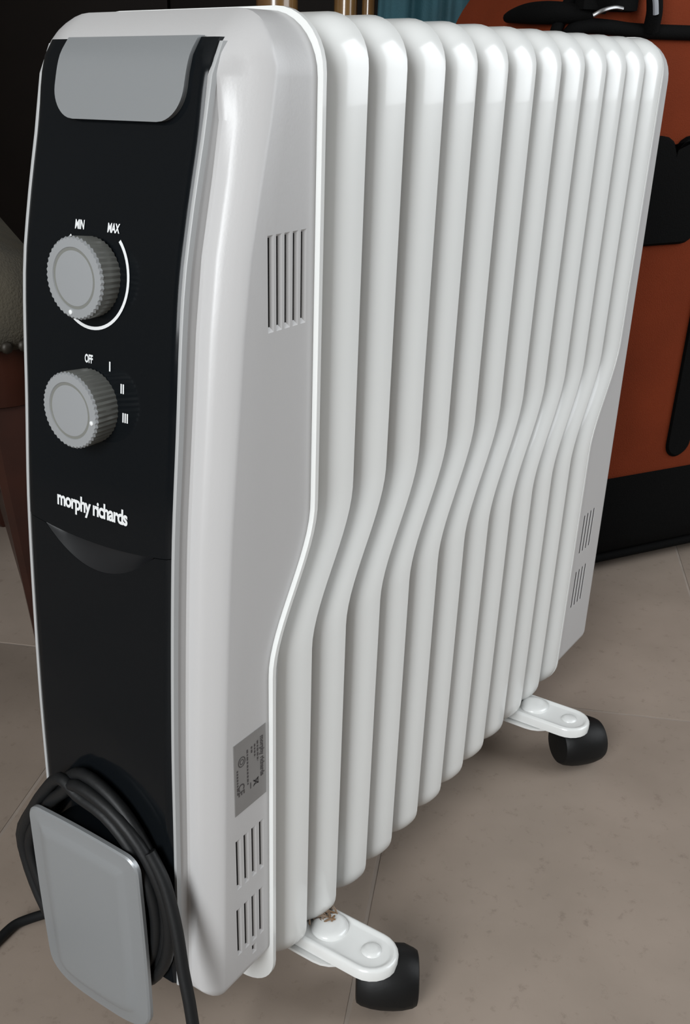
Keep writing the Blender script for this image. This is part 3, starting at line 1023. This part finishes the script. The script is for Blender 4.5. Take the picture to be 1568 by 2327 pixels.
obj('seat_rail', bm, 'wood', ch)
bmn = bmesh.new()
lathe(bmn, [(0, 0.0052), (0.0016, 0.0045), (0.0028, 0.0022)], (0, 0, 0), (0, 0, 1), (1, 0, 0), 8)
nail_me = finish(bmn, 'nail_head', 'nail', 60)
rimp = crr(-0.003, 0.341, n=6)
seglen = 0.0145
acc = 0
for k in range(len(rimp)):
    a, b = rimp[k], rimp[(k + 1) % len(rimp)]
    L_ = (b - a).length
    d = (b - a).normalized()
    nrm = d.cross(Z)
    while acc < L_:
        p = a + d * acc
        q = nrm.to_track_quat('Z', 'Y')
        m4 = q.to_matrix().to_4x4()
        m4.translation = p
        link('nail_head', nail_me, ch, m4)
        acc += seglen
    acc -= L_
def leg(ab, foot, top=0.30):
    bm = bmesh.new()
    L = []
    for f, w in ((0, 0.012), (0.02, 0.0155), (0.06, 0.0145), (0.3, 0.0165), (0.75, 0.0215), (1, 0.0225)):
        a = foot[0] + (ab[0] - foot[0]) * f
        b = foot[1] + (ab[1] - foot[1]) * f
        L.append([cp(a + w * sx, b + w * sy, top * f) for sx, sy in ((-1, -0.7), (-0.7, -1), (0.7, -1), (1, -0.7), (1, 0.7), (0.7, 1), (-0.7, 1), (-1, 0.7))])
    loops(bm, L)
    return obj('leg', bm, 'wood', ch)
leg((0.015, 0.0), (-0.035, -0.012))
leg((0.39, 0.0), (0.43, -0.01), 0.30)
leg((0.015, 0.42), (-0.03, 0.43))
leg((0.39, 0.42), (0.43, 0.43))
for b in (-0.008, 0.427):
    bm = bmesh.new()
    L = []
    for a in (-0.02, 0.42):
        L.append([cp(a, b + sx, 0.075 + sz) for sx, sz in ((-0.010, -0.022), (0.010, -0.022), (0.010, 0.022), (-0.010, 0.022))])
    loops(bm, L)
    obj('stretcher', bm, 'wood', ch)

# ================================================================== POSTS OF A CHAIR BEHIND, TEAL CLOTH
pc = Vector((1.02, 0.74, 0))
E1 = Vector((0.585, -0.81, 0)).normalized()            # along the row of posts
E2 = Vector((-E1.y, E1.x, 0))
dc = tag(empty('wooden_chair', pc), 'honey-brown wooden chair with round posts in the dark behind the radiator', 'chair')
def post(s, r, h=0.95):
    bm = bmesh.new()
    lathe(bm, [(0, r * 0.7), (0.02, r * 0.8), (0.20, r), (0.42, r * 1.02), (0.45, r * 1.12), (0.48, r * 1.0), (0.85, r * 0.95), (0.91, r * 1.1), (h, r * 0.6)], E1 * s, Z, E1, 24)
    obj('post', bm, 'post', dc, 50)
post(-0.053, 0.032)
post(0.050, 0.018)
post(0.084, 0.010)
post(0.30, 0.020)
bm = bmesh.new()
box(bm, E1 * 0.12 + Z * 0.86, (0.40, 0.022, 0.06), (E1, E2, Z), 0.006)
obj('top_rail', bm, 'post', dc)
bm = bmesh.new()
box(bm, E1 * 0.12 + E2 * 0.19 + Z * 0.43, (0.40, 0.40, 0.04), (E1, E2, Z), 0.012)
obj('seat', bm, 'post', dc)
for s in (-0.05, 0.29):
    bm = bmesh.new()
    lathe(bm, [(0, 0.014), (0.2, 0.019), (0.42, 0.02)], E1 * s + E2 * 0.36, Z, E1, 20)
    obj('leg', bm, 'post', dc, 50)
# cloth hung over the chair back
bm = bmesh.new()
o0 = pc + E1 * 0.165
rows_ = []
NS = 44
for k in range(25):
    f = k / 24
    row = []
    for q in range(NS + 1):
        s = (q / NS - 0.5) * 0.13
        fold = 0.009 * math.sin(q / NS * 11 + 0.6) + 0.005 * math.sin(q / NS * 25 + f * 2) + 0.003 * math.sin(q / NS * 43 + 1)
        if f < 0.12:
            a = f / 0.12 * math.pi
            off = 0.022 * math.cos(a); z = 0.893 + 0.014 * math.sin(a)
            fold *= 0.3
            p = E2 * off
        else:
            g = (f - 0.12) / 0.88
            p = E2 * (-0.022 - 0.004) ; z = 0.893 - g * 0.42
            fold *= min(1, 0.3 + g * 1.5)
        row.append(bm.verts.new(E1 * (s * (1 + 0.12 * f)) + p - E2 * (fold + 0.006) + Z * z))
    rows_.append(row)
for a, b in zip(rows_, rows_[1:]): bridge(bm, a, b, False)
me = finish(bm, 'cloth', 'teal', 0)
cl = link('teal_cloth', me)
cl.location = o0
md = cl.modifiers.new('thickness', 'SOLIDIFY')
md.thickness = 0.003
tag(cl, 'teal cloth hung over the back of the wooden chair', 'cloth')

# ================================================================== DARK CABINET along the back of the room
kt, kn0, kn1 = 2.15, -0.9, 1.9
cab = tag(empty('dark_cabinet', room(kt + 0.25, (kn0 + kn1) / 2)), 'tall dark wooden cabinet standing along the back wall in shadow', 'cabinet')
KO = Vector(cab.location)
def kobj(name, c, s, m='cabinet', parent=None, bev=0.004):
    bm = bmesh.new()
    box(bm, c - KO, s, RX, bev)
    return obj(name, bm, m, parent or cab)
kobj('carcass', room(kt + 0.26, (kn0 + kn1) / 2, 1.08), (0.48, kn1 - kn0, 2.04))
kobj('plinth', room(kt + 0.28, (kn0 + kn1) / 2, 0.03), (0.44, kn1 - kn0 - 0.04, 0.06))
nd = 5
for k in range(nd):
    wv = (kn1 - kn0) / nd
    cn = kn0 + wv * (k + 0.5)
    dr = kobj('door', room(kt + 0.008, cn, 1.08), (0.022, wv - 0.008, 1.98))
    kobj('handle', room(kt - 0.014, cn + (wv / 2 - 0.05) * (1 if k % 2 == 0 else -1), 1.05), (0.014, 0.012, 0.14), 'brass', dr, 0.003)
